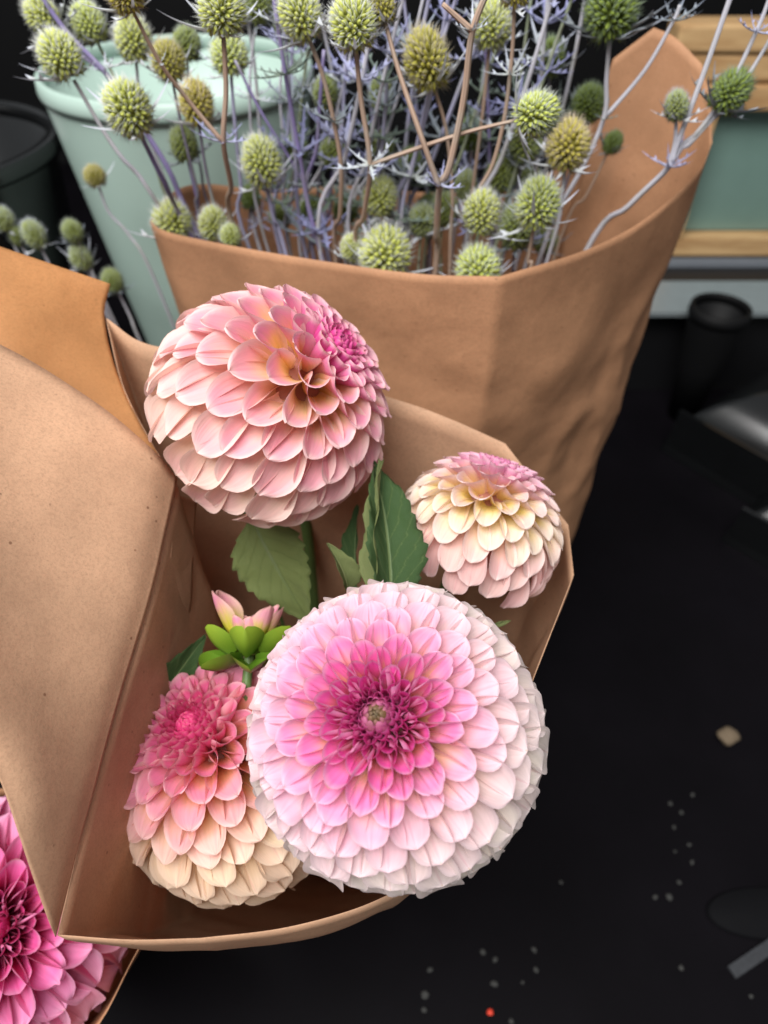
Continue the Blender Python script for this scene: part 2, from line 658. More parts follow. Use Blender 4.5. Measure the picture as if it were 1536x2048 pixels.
def petal_mesh(half, rb, rt, bend, wav, seed, point, wide=.6, tipup=0.0, tube=0.0):
    """petal of length 1 along +y, opening towards +z"""
    nu, nv = 12, 13
    rnd = random.Random(seed)
    ph = rnd.uniform(0, 6.28)
    tw = rnd.uniform(-.10, .10)
    asym = rnd.uniform(-.06, .06)
    vs, fs, uv = [], [], []
    # centre line
    pos = Vector((0, 0, 0))
    line = []
    N = 120
    for k in range(N + 1):
        s = k / N
        ang = bend * (.55 - s) + tipup * sm(.70, 1.0, s)
        line.append((pos.copy(), ang))
        pos = pos + Vector((0, math.cos(ang), math.sin(ang))) / N
    tipz = line[-1][0].copy()
    for j in range(nv + 1):
        v = 1 - (1 - j / nv) ** 1.6
        if v < wide:
            w = .42 + .58 * sm(0, wide, v)
        else:
            q = (v - wide) / (1 - wide)
            w = max(0.0, 1 - q ** (2.5 - point)) ** (.56 + .12 * point)
        w = w * (1 - tube) + tube * (.45 + .55 * sm(0, .75, v))
        w = max(w, .012) * half
        roll = math.radians(rb + (rt - rb) * sm(.15, .85, v))
        full = half * (.42 + .58 * sm(0, wide, min(v, wide)))
        kap = roll / full
        for i in range(nu + 1):
            u = -1 + 2 * i / nu
            p, ang = line[int(round(v * (1 - .17 * tube * abs(u) ** 1.5) * N))]
            nrm = Vector((0, -math.sin(ang), math.cos(ang)))
            s = u * w * (1 + asym * u)
            x = math.sin(kap * s) / kap
            z = (1 - math.cos(kap * s)) / kap
            # margin turns slightly outwards, keel along the middle
            z -= .05 * half * (abs(u) ** 6) * sm(.3, .8, v)
            z -= .038 * half * math.exp(-(u / .14) ** 2) * sm(.35, .95, v)
            z += wav * half * math.sin(u * 4.5 + v * 7 + ph) * abs(u) * sm(.4, 1, v)
            q = p + nrm * z + Vector((x, 0, 0))
            q.x += tw * (v ** 2) * half
            vs.append(q - tipz)
            uv.append((.5 + .5 * u, v))
    for j in range(nv):
        for i in range(nu):
            a = j * (nu + 1) + i
            fs.append((a, a + 1, a + nu + 2, a + nu + 1))
    return mesh('petal', vs, fs, M_PETAL, uv)


def floret_mesh(seed):
    """closed young petal: flattened pointed bud, tip at the origin, length 1 along +y"""
    rnd = random.Random(seed)
    vs, fs, uv = [], [], []
    n, m = 8, 7
    for j in range(m + 1):
        v = j / m
        w = .31 * (math.sin(math.pi * (.22 + .76 * v)) ** .8) + .008
        for k in range(n):
            a = 2 * math.pi * k / n
            vs.append(Vector((w * math.cos(a), v - 1, w * .62 * math.sin(a) + .16 * (v - .4) ** 2)))
            uv.append((.5 + .30 * math.cos(a), .45 + .55 * v))
    for j in range(m):
        for k in range(n):
            k2 = (k + 1) % n
            fs.append((j * n + k, j * n + k2, (j + 1) * n + k2, (j + 1) * n + k))
    fs.append(tuple(m * n + k for k in range(n)))
    return mesh('petal', vs, fs, M_PETAL, uv)


def get_petal(theta, style, var):
    if theta < 4.5:
        key = ('floret', var)
        if key not in petal_lib:
            petal_lib[key] = floret_mesh(var)
        return petal_lib[key]
    k = min(NB - 1, int(theta / 130 * NB * 1.0)) if theta > 40 else int(theta / 3) + 100
    key = (k, style, var)
    if key not in petal_lib:
        sp, be, L, ha, rb, rt = keys(SH, theta)
        half = ha / L
        if style == 2:
            boost = 1.06 + .45 * sm(68, 90, theta)
            rb, rt = min(160, rb * boost), min(145, rt * boost)
            half *= 1.05 + .10 * sm(68, 90, theta)
        bend = math.radians(keys([(0, -20), (15, 0), (25, 16), (50, 30), (130, 42)], theta))
        tipup = math.radians(keys([(0, 10), (30, 14), (50, 8), (75, 0)], theta))
        wav = (.02, .16, .03)[style]
        if style == 1:
            half *= 1.05
        petal_lib[key] = petal_mesh(half, rb, rt, bend, wav, k * 31 + style * 7 + var * 101,
                                    keys([(0, .0), (22, .1), (34, .7), (58, .45), (74, .25), (130, .2)], theta) + (.55 if style == 2 and theta > 50 else .25 if style == 2 else 0),
                                    keys([(0, .6), (14, .74), (24, .70), (36, .64), (60, .66)], theta), tipup, 1 - sm(24, 40, theta))
    return petal_lib[key]


def lathe(profile, n=16):
    vs, fs, uv = [], [], []
    m = len(profile)
    for j, (r, z) in enumerate(profile):
        for k in range(n):
            a = 2 * math.pi * k / n
            vs.append(Vector((r * math.cos(a), r * math.sin(a), z)))
            uv.append((k / n, j / (m - 1)))
    for j in range(m - 1):
        for k in range(n):
            k2 = (k + 1) % n
            fs.append((j * n + k, j * n + k2, (j + 1) * n + k2, (j + 1) * n + k))
    fs.append(tuple(range(n - 1, -1, -1)))
    fs.append(tuple((m - 1) * n + k for k in range(n)))
    return vs, fs, uv


def basis(axis, ref=Vector((0, 0, 1))):
    z = axis.normalized()
    x = ref.cross(z)
    if x.length < 1e-3:
        x = Vector((1, 0, 0)).cross(z)
    x.normalize()
    return x, z.cross(x), z


def dahlia(center, R, axis, label, tint, thmax=118, style=0, dens=1.0, lscale=1.0, flat=.88, stem_to=None, seed=1, group=None, spin=0.0, back=1.0, lean=0.0):
    rnd = random.Random(seed)
    root = empty('dahlia', center)
    tag(root, label, 'dahlia', group)
    X, Y, Z = basis(axis)
    # walk out along the golden angle
    th, i = 0.006, 0
    while math.degrees(th) < thmax:
        deg = math.degrees(th)
        sp, be, L, ha, rb, rt = keys(SH, deg)
        sp *= dens
        phi = i * 2.399963 + spin + rnd.gauss(0, .035)
        tj = th + rnd.gauss(0, .012) * min(1, deg / 25)
        n = (X * math.cos(phi) + Y * math.sin(phi)) * math.sin(tj) + Z * math.cos(tj)
        t = (X * math.cos(phi) + Y * math.sin(phi)) * math.cos(tj) - Z * math.sin(tj)
        b = math.radians(be - lean * sm(25, 60, deg) + rnd.gauss(0, 2.5))
        ell = n * math.cos(b) + t * math.sin(b)
        nor = n * math.sin(b) - t * math.cos(b)
        roll = rnd.gauss(0, .045) + (rnd.gauss(0, .12) if style else 0)
        xx = ell.cross(nor)
        xx = (Matrix.Rotation(roll, 3, ell) @ xx).normalized()
        nor = xx.cross(ell)
        rr = R * (flat + (1 - flat) * sm(4, 40, deg)) * (1 + rnd.gauss(0, .010)) * (1 - (1 - back) * sm(75, 118, deg))
        tip = n * rr
        s = L * lscale * R * rnd.uniform(.95, 1.06)
        o = link('petal', get_petal(deg, style, rnd.randrange(4)), root, frame(tip, xx, ell, nor, s))
        tc, bc, ec = tint(deg, phi, n, rnd)
        j = rnd.uniform(.95, 1.05)
        o.color = (tc[0] * j, tc[1] * j * rnd.uniform(.95, 1.05), tc[2] * j, 1)
        o['base_tint'] = [float(c) for c in bc]
        o['edge_tint'] = [float(c) for c in ec]
        i += 1
        th += sp * sp * dens ** 0 / (2 * math.pi * max(math.sin(th), .012)) * 1.0
    # solid heart of the flower, calyx and stem
    prof = [(.001, .60 * R)] + [(.60 * R * math.sin(a), .60 * R * math.cos(a)) for a in (math.pi * k / 10 for k in range(1, 10))] + [(.001, -.60 * R)]
    v, f, uv = lathe(prof[::-1], 16)
    rot = frame(Vector((0, 0, 0)), X, Y, Z)
    link('core', mesh('core', v, f, M_CORE, uv), root, rot)
    if stem_to is not None:
        a0 = -Z * R * .3
        e = stem_to - center
        mb = MB()
        pts = catmull([a0, FWD * R * .85 - Z * R * .2, FWD * R * 1.2 + e * .16, e * .6, e], 6)
        mb.tube(pts, [.0034] * len(pts), 8)
        link('stem', mb.build('stem', M_DSTEM), root)
    return root, i


def grad(tab_tip, tab_base, edge_mix, edge=(.90, .80, .84), side=None):
    def f(deg, phi, n, rnd):
        tc = keys(tab_tip, deg)
        bc = keys(tab_base, deg)
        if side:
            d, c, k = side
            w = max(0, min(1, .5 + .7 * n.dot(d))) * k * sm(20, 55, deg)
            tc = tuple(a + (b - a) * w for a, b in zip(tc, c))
        em = edge_mix * (.15 + .85 * sm(5, 20, deg))
        e = tuple(a + (b - a) * em for a, b in zip(tc, edge))
        return tc, bc, e
    return f


def toward(c, px, py, r):
    """axis of the flower at c whose eye shows off-centre by (px, py) of its radius r, pixels"""
    see = (CAM - c).normalized()
    rt = Vector((0, 0, 1)).cross(see).normalized()
    up = see.cross(rt)
    a, b = px / r, -py / r
    return rt * a + up * b + see * math.sqrt(max(0, 1 - a * a - b * b))


F1 = P(792, 1460, .245)
t_front = grad([(0, (.09, .07, .02)), (2.4, (.20, .11, .05)), (4, (.50, .12, .24)), (6, (.76, .16, .44)), (10, (.80, .09, .42)), (16, (.82, .09, .44)), (24, (.84, .15, .48)), (34, (.85, .27, .55)), (48, (.84, .42, .58)), (62, (.83, .54, .62)), (76, (.82, .66, .66)), (95, (.81, .73, .66))],
               [(0, (.20, .12, .05)), (5, (.45, .04, .18)), (16, (.72, .05, .26)), (24, (.85, .24, .24)), (32, (.90, .46, .27)), (46, (.88, .56, .42)), (62, (.85, .66, .58)), (90, (.84, .75, .64))],
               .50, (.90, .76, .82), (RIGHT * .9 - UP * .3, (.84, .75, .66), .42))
dahlia(F1, .0505, toward(F1, -46, -32, 310), 'large round pink dahlia facing out, magenta eye and near-white outer petals', t_front,
       100, 0, .90, .96, .84, DAHLIA_BASE + Vector((.01, 0, .02)), 3)

F2 = P(545, 815, .297)
t2 = grad([(0, (.72, .06, .30)), (18, (.76, .10, .36)), (30, (.82, .26, .46)), (48, (.86, .34, .48)), (62, (.89, .42, .50)), (85, (.89, .40, .48)), (115, (.91, .58, .54))],
          [(0, (.6, .03, .2)), (18, (.66, .05, .25)), (32, (.85, .36, .30)), (46, (.94, .68, .20)), (62, (.94, .70, .36)), (82, (.91, .54, .46)), (115, (.91, .68, .52))],
          .72, (.94, .80, .72))
dahlia(F2, .0500, toward(F2, 176, -132, 250), 'tall pink and peach dahlia turned sideways in front of the sea holly sleeve', t2,
       140, 2, 1.14, 1.10, .90, DAHLIA_BASE + Vector((0, .012, .02)), 11, None, .7, 1.0, 18)

F3 = P(958, 1062, .312)
t3 = grad([(0, (.74, .22, .45)), (30, (.80, .36, .54)), (48, (.84, .52, .58)), (64, (.90, .70, .62)), (85, (.90, .74, .60)), (110, (.88, .56, .54))],
          [(0, (.7, .10, .3)), (30, (.85, .50, .40)), (50, (.92, .68, .30)), (70, (.92, .76, .24)), (90, (.91, .74, .42)), (115, (.86, .50, .46))],
          .5, (.91, .79, .78))
dahlia(F3, .0362, toward(F3, 26, -163, 168), 'smallest dahlia, cream yellow with pink crown, in the corner of the paper sleeve', t3,
       135, 2, 1.12, 1.08, .92, DAHLIA_BASE + Vector((.02, .006, .02)), 23, None, 1.9, 1.0, 18)

F4 = P(474, 1544, .312)
t4 = grad([(0, (.72, .04, .20)), (16, (.78, .10, .28)), (30, (.83, .25, .42)), (46, (.86, .38, .48)), (60, (.89, .52, .50)), (78, (.90, .68, .50)), (110, (.89, .72, .54))],
          [(0, (.55, .02, .12)), (18, (.75, .12, .22)), (34, (.88, .36, .24)), (50, (.92, .50, .22)), (66, (.88, .58, .28)), (85, (.86, .64, .38)), (110, (.83, .58, .36))],
          .45, (.90, .76, .64))
dahlia(F4, .0525, toward(F4, -66, -138, 245), 'peach and cream dahlia with deep pink eye, low in the sleeve behind the large one', t4,
       128, 2, .96, 1.02, .90, DAHLIA_BASE + Vector((-.015, -.006, .02)), 31, None, .3, 1.0, 18)

t5 = grad([(0, (.62, .02, .16)), (25, (.78, .12, .38)), (45, (.82, .24, .48)), (70, (.83, .38, .57)), (110, (.80, .44, .62))],
          [(0, (.42, .005, .08)), (30, (.60, .01, .13)), (60, (.68, .05, .20)), (110, (.7, .18, .34))],
          .45, (.90, .62, .76))
dahlia(PINK_C, .0585, toward(PINK_C, -15, -10, 250), 'ragged hot pink dahlia under the folded paper flap', t5,
       120, 1, 1.3, 1.2, .85, pb + Vector((0, 0, .02)), 47, None, 0, 1.0)

# ------------------------------------------------------------------ leaves and bud


def leaf_mesh(name, mat, width=.30, fold=.5, curl=.4, teeth=9, seed=0, stalk=.0):
    """leaf of length 1 along +y facing +z"""
    rnd = random.Random(seed)
    nu, nv = 10, 54
    vs, fs, uv = [], [], []
    for j in range(nv + 1):
        v = j / nv
        w = width * (math.sin(math.pi * min(1, v ** .72)) ** .85) * (1 - .15 * v) + .004
        saw = (v * teeth) % 1.0
        w *= 1 - .13 * (1 - saw) * (0 < v < .97)
        zc = -curl * (v - .35) ** 2
        for i in range(nu + 1):
            u = -1 + 2 * i / nu
            x = u * w
            z = fold * abs(x) + zc + .02 * math.sin(u * 5 + v * 17 + seed) * abs(u)
            y = v + abs(u) * .05
            vs.append(Vector((x * math.cos(fold * .5), y, z)))
            uv.append((.5 + .5 * u, v))
    for j in range(nv):
        for i in range(nu):
            a = j * (nu + 1) + i
            fs.append((a, a + 1, a + nu + 2, a + nu + 1))
    return mesh(name, vs, fs, mat, uv)


def put_leaf(label, basep, tip, facing, mat, width=.3, fold=.5, curl=.4, teeth=9, seed=0, name='dahlia_leaf'):
    y = tip - basep
    L = y.length
    y.normalize()
    z = (facing - y * facing.dot(y)).normalized()
    x = y.cross(z)
    root = empty(name, basep)
    tag(root, label, 'leaf')
    o = link('blade', leaf_mesh('blade', mat, width, fold, curl, teeth, seed), root, frame(Vector((0, 0, 0)), x, y, z, L))
    thick(o, .0004)
    mb = MB()
    e = DAHLIA_BASE + Vector((0, 0, .1)) - basep
    pts = catmull([y * L * .04, -y * L * .12 + e * .05, e * .45], 5)
    mb.tube(pts, [.0011] * len(pts), 6)
    link('stalk', mb.build('stalk', M_DSTEM), root)
    return root


BACK = -FWD
put_leaf('dark green toothed dahlia leaf standing against the smallest dahlia', P(786, 1235, .272), P(764, 925, .287),
         BACK + RIGHT * .55, M_LEAF, .235, .55, .25, 10, 3)
fl = put_leaf('pale green rolled edge of leaf beside the dark toothed leaf', P(752, 1235, .268), P(754, 928, .2835),
              BACK - RIGHT * 1.1, M_LEAF_PALE, .085, .9, .10, 8, 8)
put_leaf('broad olive dahlia leaf hanging under the tall sideways dahlia', P(498, 1030, .322), P(606, 1235, .318),
         BACK + UP * .25 - RIGHT * .2, M_LEAF_OLIVE, .36, .25, .30, 9, 5)
put_leaf('small curled pale leaf peeping above the large dahlia', P(700, 1185, .290), P(668, 1092, .284),
         BACK + RIGHT * .7, M_LEAF_PALE, .30, 1.1, .55, 6, 6)
put_leaf('thin dark leaf in the gap beneath the tall sideways dahlia', P(712, 1190, .318), P(708, 1015, .325),
         BACK - RIGHT * .7, M_LEAF, .15, .9, .2, 6, 9)
put_leaf('dark pointed leaf above the peach dahlia, against the inner paper', P(300, 1420, .305), P(404, 1283, .302),
         BACK + UP * .4 + RIGHT * .5, M_LEAF, .22, .6, .3, 7, 12)
put_leaf('dark shaded leaf squeezed between the paper and the peach dahlia', P(262, 1660, .290), P(236, 1425, .292),
         BACK + RIGHT * 1.0, M_LEAF, .16, .5, .2, 8, 14)
put_leaf('tiny green leaf tip beside the pale rim of the large dahlia', P(985, 1252, .292), P(1020, 1242, .288),
         BACK, M_LEAF_PALE, .16, .3, .2, 3, 15)

# bud
BUD = P(500, 1262, .296)
bud = empty('dahlia_bud', BUD)
tag(bud, 'half open dahlia bud with green sepals and yellow pink petals', 'bud')
bax = (UP * .95 + FWD * .12 + RIGHT * .02).normalized()
BX, BY, BZ = basis(bax, -FWD)


def sepal_mesh(w, seed):
    nu, nv = 8, 9
    vs, fs, uv = [], [], []
    for j in range(nv + 1):
        v = j / nv
        ww = w * (math.sin(math.pi * (.12 + .84 * v)) ** .7) if v < 1 else w * .15
        for i in range(nu + 1):
            u = -1 + 2 * i / nu
            vs.append(Vector((u * ww, v, .85 * ww * u * u + .55 * max(0, v - .35) ** 2 - .05 * math.exp(-(u / .2) ** 2) + .008 * math.sin(u * 22))))
            uv.append((.5 + .5 * u, v))
    for j in range(nv):
        for i in range(nu):
            a = j * (nu + 1) + i
            fs.append((a, a + 1, a + nu + 2, a + nu + 1))
    return mesh('sepal', vs, fs, M_GREEN, uv)


sep_me = sepal_mesh(.46, 1)
bud_pet = petal_mesh(.36, 110, 85, math.radians(-35), .03, 5, .7)
for k in range(9):
    a = 2 * math.pi * k / 9 + .35
    rad = BX * math.cos(a) + BY * math.sin(a)
    side = rad.dot(RIGHT)
    ell = (bax * .85 + rad * (.16 + .26 * abs(side))).normalized()
    nor = (bax * ell.dot(rad) - rad * ell.dot(bax)).normalized()
    xx = ell.cross(nor)
    ln = (.027 if side < -.7 else .021 if side > .7 else .015) * random.uniform(.9, 1.08)
    bp = rad * .005 - bax * .007 + ell * ln
    o = link('petal', bud_pet, bud, frame(bp, xx, ell, nor, ln))
    o.color = random.choice([(.80, .30, .44, 1), (.82, .42, .22, 1), (.84, .36, .44, 1)])
    o['base_tint'] = [.62, .56, .05]
    o['edge_tint'] = [.84, .55, .45]
for k in range(11):
    up = k < 5
    a = 2 * math.pi * (k / 5 + .26 if up else (k - 5) / 6 + .12)
    rad = BX * math.cos(a) + BY * math.sin(a)
    if up:      # inner sepals clasp the petals, cupped towards them
        ell = (rad * .78 + bax * .55).normalized()
        org = rad * .0075 - bax * .010
        sz = .0155
    else:       # outer ones spread level
        ell = (rad - bax * .30).normalized()
        org = rad * .004 - bax * .0125
        sz = .0175
    nor = (bax - ell * bax.dot(ell)).normalized()
    xx = ell.cross(nor)
    o = link('sepal', sep_me, bud, frame(org, xx, ell, nor, sz))
    o.color = (1, 1, 1, 1) if up else (.72, .85, .8, 1)
mb = MB()
v, f, uv = lathe([(.001, -.010), (.004, -.0095), (.0062, -.006), (.0060, .0), (.003, .004), (.001, .0045)], 14)
mb.add(v, f, uv)
link('calyx', mb.build('calyx', M_GREEN), bud, frame(Vector((0, 0, 0)), BX, BY, BZ))
mb = MB()
e = DAHLIA_BASE + Vector((-.005, .005, .05)) - BUD
pts = catmull([-bax * .008, -bax * .03 + e * .04, e * .5, e], 6)
mb.tube(pts, [.0021] * len(pts), 8)
link('stem', mb.build('stem', M_DSTEM), bud)

# ------------------------------------------------------------------ sea holly


def head_mesh(seed, n=150):
    rnd = random.Random(seed)
    mb = MB()
    a, c = .0078, .0090
    v, f, uv = lathe([(.0005, -c)] + [(a * math.sin(math.pi * k / 10), -c * math.cos(math.pi * k / 10)) for k in range(1, 10)] + [(.0005, c)], 14)
    mb.add(v, f, [(p[0], .15) for p in uv], 0)
    for i in range(n):
        zz = 1 - 1.86 * (i + .5) / n
        ph = i * 2.399963 + rnd.gauss(0, .05)
        s = math.sqrt(max(0, 1 - zz * zz))
        d = Vector((s * math.cos(ph), s * math.sin(ph), zz))
        p = Vector((d.x * a, d.y * a, d.z * c))
        dd = (d + Vector((0, 0, .35 if zz > -.5 else -.1)) + Vector((rnd.gauss(0, .10), rnd.gauss(0, .10), rnd.gauss(0, .10)))).normalized()
        x, y, z = basis(dd)
        # floret: little swollen cone
        h = .0030 * rnd.uniform(.8, 1.2)
        r = .00130
        vs, k = [], 5
        for rr, hh in ((r, -.0004), (r * .86, h * .42), (r * .16, h)):
            for q in range(k):
                an = 2 * math.pi * q / k
                vs.append(p + (x * math.cos(an) + y * math.sin(an)) * rr + z * hh)
        fs = [(j * k + q, j * k + (q + 1) % k, (j + 1) * k + (q + 1) % k, (j + 1) * k + q) for j in range(2) for q in range(k)]
        fs.append(tuple(2 * k + q for q in range(k)))
        mb.add(vs, fs, [(0, .05)] * k + [(0, .62)] * k + [(0, 1.0)] * k, 0)
        # spiny bract beside it
        for w_ in range(5):
            an = rnd.uniform(0, 6.28)
            o = p + (x * math.cos(an) + y * math.sin(an)) * r * .9
            ln = rnd.uniform(.0036, .0068)
            t = (dd + Vector((rnd.gauss(0, .16), rnd.gauss(0, .16), rnd.gauss(0, .16) + .05))).normalized()
            sx = x * .00021
            sy = y * .00021
            mb.add([o + sx, o - sx * .5 + sy, o - sx * .5 - sy, o + t * ln], [(0, 1, 3), (1, 2, 3), (2, 0, 3)], [(0, 0)] * 3 + [(0, 1)], 1)
    return mb.build('flower_head', [M_FLORET, M_SPINE])


def bract_mesh(seed, lobes):
    """narrow spiny leaf, length 1 along +y"""
    rnd = random.Random(seed)
    n = 9
    vs, fs, uv = [], [], []
    for j in range(n + 1):
        v = j / n
        w = .066 * (1 - v) ** .8 * (.55 + .45 * sm(0, .3, v)) + .004
        z = .28 * v * v
        for u in (-1, 0, 1):
            vs.append(Vector((u * w, v, z + (.06 * (1 - v) if u else 0))))
            uv.append((.5 + .5 * u, .15 + .85 * v))
    for j in range(n):
        for i in range(2):
            a = j * 3 + i
            fs.append((a, a + 1, a + 4, a + 3))
    for k in range(lobes):
        v = .30 + .5 * k / max(1, lobes)
        sgn = 1 if k % 2 else -1
        w = .06 * (1 - v) ** .7
        b = len(vs)
        ln = .17 * (1.15 - v) * rnd.uniform(.8, 1.2)
        z = .28 * v * v + .03
        vs += [Vector((sgn * w * .4, v - .05, z)), Vector((sgn * w * .5, v + .07, z)), Vector((sgn * (w + ln), v + ln * .75, z + .10))]
        uv += [(.5, .4), (.5, .4), (.5, 1)]
        fs.append((b, b + 1, b + 2))
    return mesh('bract', vs, fs, M_BRACT, uv)


HEADS = [head_mesh(s) for s in (1, 2, 3)]
BRACTS = [bract_mesh(s, l) for s, l in ((1, 0), (2, 2), (3, 3), (4, 4))]
HEAD_R = .0112
STEMC = {'purple': (.30, .25, .50, 1), 'tan': (.46, .32, .24, 1), 'pale': (.62, .61, .68, 1), 'green': (.40, .46, .30, 1), 'blue': (.44, .43, .62, 1), 'dark': (.20, .18, .24, 1)}
TONE = {'lime': (1, 1, 1, 1), 'olive': (.72, .62, .48, 1), 'rust': (.86, .70, .55, 1), 'dim': (.50, .55, .48, 1), 'grey': (.62, .66, .74, 1), 'fresh': (.96, 1.0, .95, 1), 'dark': (.34, .42, .30, 1)}  # dim: shade on inner heads put into their tint


def bract_ring(parent, origin, axis, size, n, rnd, spread=.35, lobed=False, tint=(1, 1, 1, 1), name='bract'):
    x, y, z = basis(axis)
    off = rnd.uniform(0, 6.28)
    for k in range(n):
        a = off + 2 * math.pi * (k + rnd.uniform(-.25, .25)) / n
        r = x * math.cos(a) + y * math.sin(a)
        d = (r + axis * (spread + rnd.gauss(0, .22))).normalized()
        nor = (axis - d * axis.dot(d)).normalized()
        me = BRACTS[rnd.randrange(2, 4) if lobed else rnd.randrange(0, 2)]
        o = link(name, me, parent, frame(origin + r * .0006, d.cross(nor), d, nor, size * rnd.uniform(.7, 1.25)))
        o.color = tint


FRONT = sorted([(c[0].x, c[0].y, c[0].z) for c in rim_c[:10]])


def inside(p):
    """push a stem point behind the front wall of the sleeve"""
    yr = keys([(x, y) for x, y, z in FRONT], p.x)
    zr = keys([(x, z) for x, y, z in FRONT], p.x)
    if p.z < zr + .03:
        t = min(1, max(0, (zr - p.z) / zr))
        w = yr + (.318 - yr) * t ** 1.25 + .012 * sm(zr + .03, zr, p.z)
        if p.y < w:
            p = Vector((p.x, w, p.z))
    return p


def sea_holly(paths, Y, label, stem='blue', root_at=None, seed=0, thickness=.0015, group=None, cat='sea holly', nodes=()):
    """paths: [(points px top to bottom, head radius px or 0, tone, head direction bias)], the first runs to the bottom"""
    rnd = random.Random(seed * 13 + 5)
    rb = root_at if root_at is not None else HOLLY_BASE + Vector((rnd.uniform(-.03, .03), rnd.uniform(-.015, .015), .01))
    root = empty('sea_holly', rb)
    tag(root, label, cat, group)
    mb = MB()
    heads = []
    for pi, (pts, hr, tone) in enumerate(paths):
        p3 = [PY(q[0], q[1], q[2] if len(q) > 2 else Y) for q in pts]
        if pi == 0:
            last = p3[-1]
            p3.append(last * .55 + rb * .45 + Vector((0, .004, 0)))
            p3.append(rb.copy())
        c = catmull(p3, 6)
        if root_at is None:
            c = [inside(q) for q in c]
        m = len(c)
        th = thickness * (1.0 if pi == 0 else .72)
        if not hr and pi == 0:
            th *= 1.0
        mb.tube([q - rb for q in c], [th * (.66 + .34 * k / m) for k in range(m)], 7)
        if hr:
            heads.append((p3[0], (p3[0] - p3[1]).normalized(), hr, tone))
    so = link('stem', mb.build('stem', M_STEM), root)
    so.color = STEMC[stem]
    for p, ax, hr, tone in heads:
        d = (p - CAM).dot(FWD)
        R = hr / FPX * d * 1.06
        x, y, z = basis(ax)
        a = rnd.uniform(0, 6.28)
        x2 = x * math.cos(a) + y * math.sin(a)
        ctr = p + ax * R * .92
        h = link('flower_head', rnd.choice(HEADS), root, frame(ctr - rb, x2 * rnd.uniform(.92, 1.04), z.cross(x2) * rnd.uniform(.92, 1.04), z * rnd.uniform(.94, 1.2), R / HEAD_R))
        h.color = TONE[tone]
        k = HEAD_R / R
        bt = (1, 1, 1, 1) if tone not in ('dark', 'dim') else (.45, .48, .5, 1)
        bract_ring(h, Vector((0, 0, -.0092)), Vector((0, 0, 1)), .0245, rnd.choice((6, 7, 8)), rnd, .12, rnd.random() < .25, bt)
    for (q, n, sz) in nodes:
        p = PY(q[0], q[1], q[2] if len(q) > 2 else Y)
        bract_ring(root, p - rb, (Vector((0, -.2, 1))).normalized(), sz, n, rnd, .25, True, rnd.choice([(.95, .98, 1.02, 1), (.50, .55, .60, 1), (.36, .44, .36, 1), (.70, .70, .98, 1), (.52, .52, .82, 1)]), 'leaf')
    return root


H = sea_holly
H([([(447, 74), (452, 180), (447, 285), (462, 370, .385), (478, 490, .405)], 46, 'lime'),
   ([(266, 22, .362), (320, 125, .366), (380, 205), (446, 284)], 36, 'rust')], .372,
  'tan sea holly stem forking at a pale leafy joint, one fat lime head above', 'tan', None, 1, .0017,
  nodes=[((445, 285), 5, .015), ((320, 126, .366), 3, .007)])
H([([(618, 78), (645, 150), (668, 245), (682, 335), (680, 430, .395), (672, 530, .405)], 43, 'lime')], .388,
  'sea holly with broad lime head and white bracts, spiky white leaf joint below', 'tan', None, 2, .0015, nodes=[((668, 245), 6, .016)])
H([([(712, 104), (722, 200), (740, 330), (728, 430, .37), (714, 535, .385)], 48, 'lime'),
   ([(1030, 241, .345), (915, 270, .352), (742, 329)], 43, 'fresh')], .360,
  'tan sea holly with side branch reaching across to a bristly silver green head', 'tan', None, 3, .0016, nodes=[((740, 330), 8, .016)])
H([([(985, -40), (945, 62), (930, 180), (915, 262), (896, 342), (879, 376, .354), (873, 470, .364), (870, 552, .374)], 0, 'lime'),
   ([(770, 44, .365), (800, 150, .358), (845, 280), (878, 375)], 30, 'olive'),
   ([(885, 8), (945, 62)], 0, 'lime'), ([(905, 250, .365), (940, 300, .36), (880, 376)], 0, 'lime')][:3], .350,
  'thick orange tan sea holly stem with a Y fork, standing at the front rim', 'tan', None, 4, .0020,
  nodes=[((880, 372), 6, .014), ((945, 60), 6, .011)])
H([([(868, 174), (893, 265), (905, 400), (900, 530)], 47, 'olive')], .402, 'olive brown sea holly head behind the orange forked stem', 'tan', None, 5, .0013)
H([([(278, 262), (330, 368, .40), (392, 490, .425)], 49, 'lime')], .388, 'round lime sea holly head on a purple stem leaning over the mint bucket', 'purple', None, 6, .0018)
H([([(148, 160), (222, 285), (305, 398), (370, 540)], 44, 'lime')], .418, 'fuzzy lime sea holly head on a pale stem over the mint bucket rim', 'pale', None, 7, .0016)
H([([(50, -60), (130, 60), (208, 142), (262, 222), (335, 335), (400, 480)], 0, 'lime'),
   ([(112, 60, .45), (150, 100, .448), (208, 142)], 33, 'lime'), ([(60, 0), (30, -30), (0, 20)], 0, 'lime')][:2], .445,
  'purple sea holly stem slanting up and away over the black bucket', 'purple', None, 8, .0019, nodes=[((208, 142), 4, .010)])
H([([(195, 84), (250, 200), (310, 330), (370, 470)], 33, 'fresh')], .470, 'small pale green sea holly head above the mint bucket, bristles catching light', 'green', None, 9, .0013)
H([([(272, 120), (285, 230), (330, 360), (390, 480)], 36, 'lime')], .455, 'sea holly head with russet underside over the mint bucket opening', 'pale', None, 10, .0013)
H([([(345, 162), (365, 260), (395, 380), (420, 480)], 34, 'olive')], .440, 'olive sea holly head crossed by a pale branch before the mint bucket', 'dark', None, 11, .0012)
H([([(398, 245), (410, 330), (430, 420), (450, 500)], 34, 'rust')], .430, 'rusty orange tinged sea holly head in front of the bright mint bucket inside', 'dark', None, 12, .0013)
H([([(462, 152), (470, 250), (482, 370), (500, 500)], 36, 'fresh')], .440, 'sea holly head half hidden behind a vertical tan stem', 'blue', None, 13, .0014)
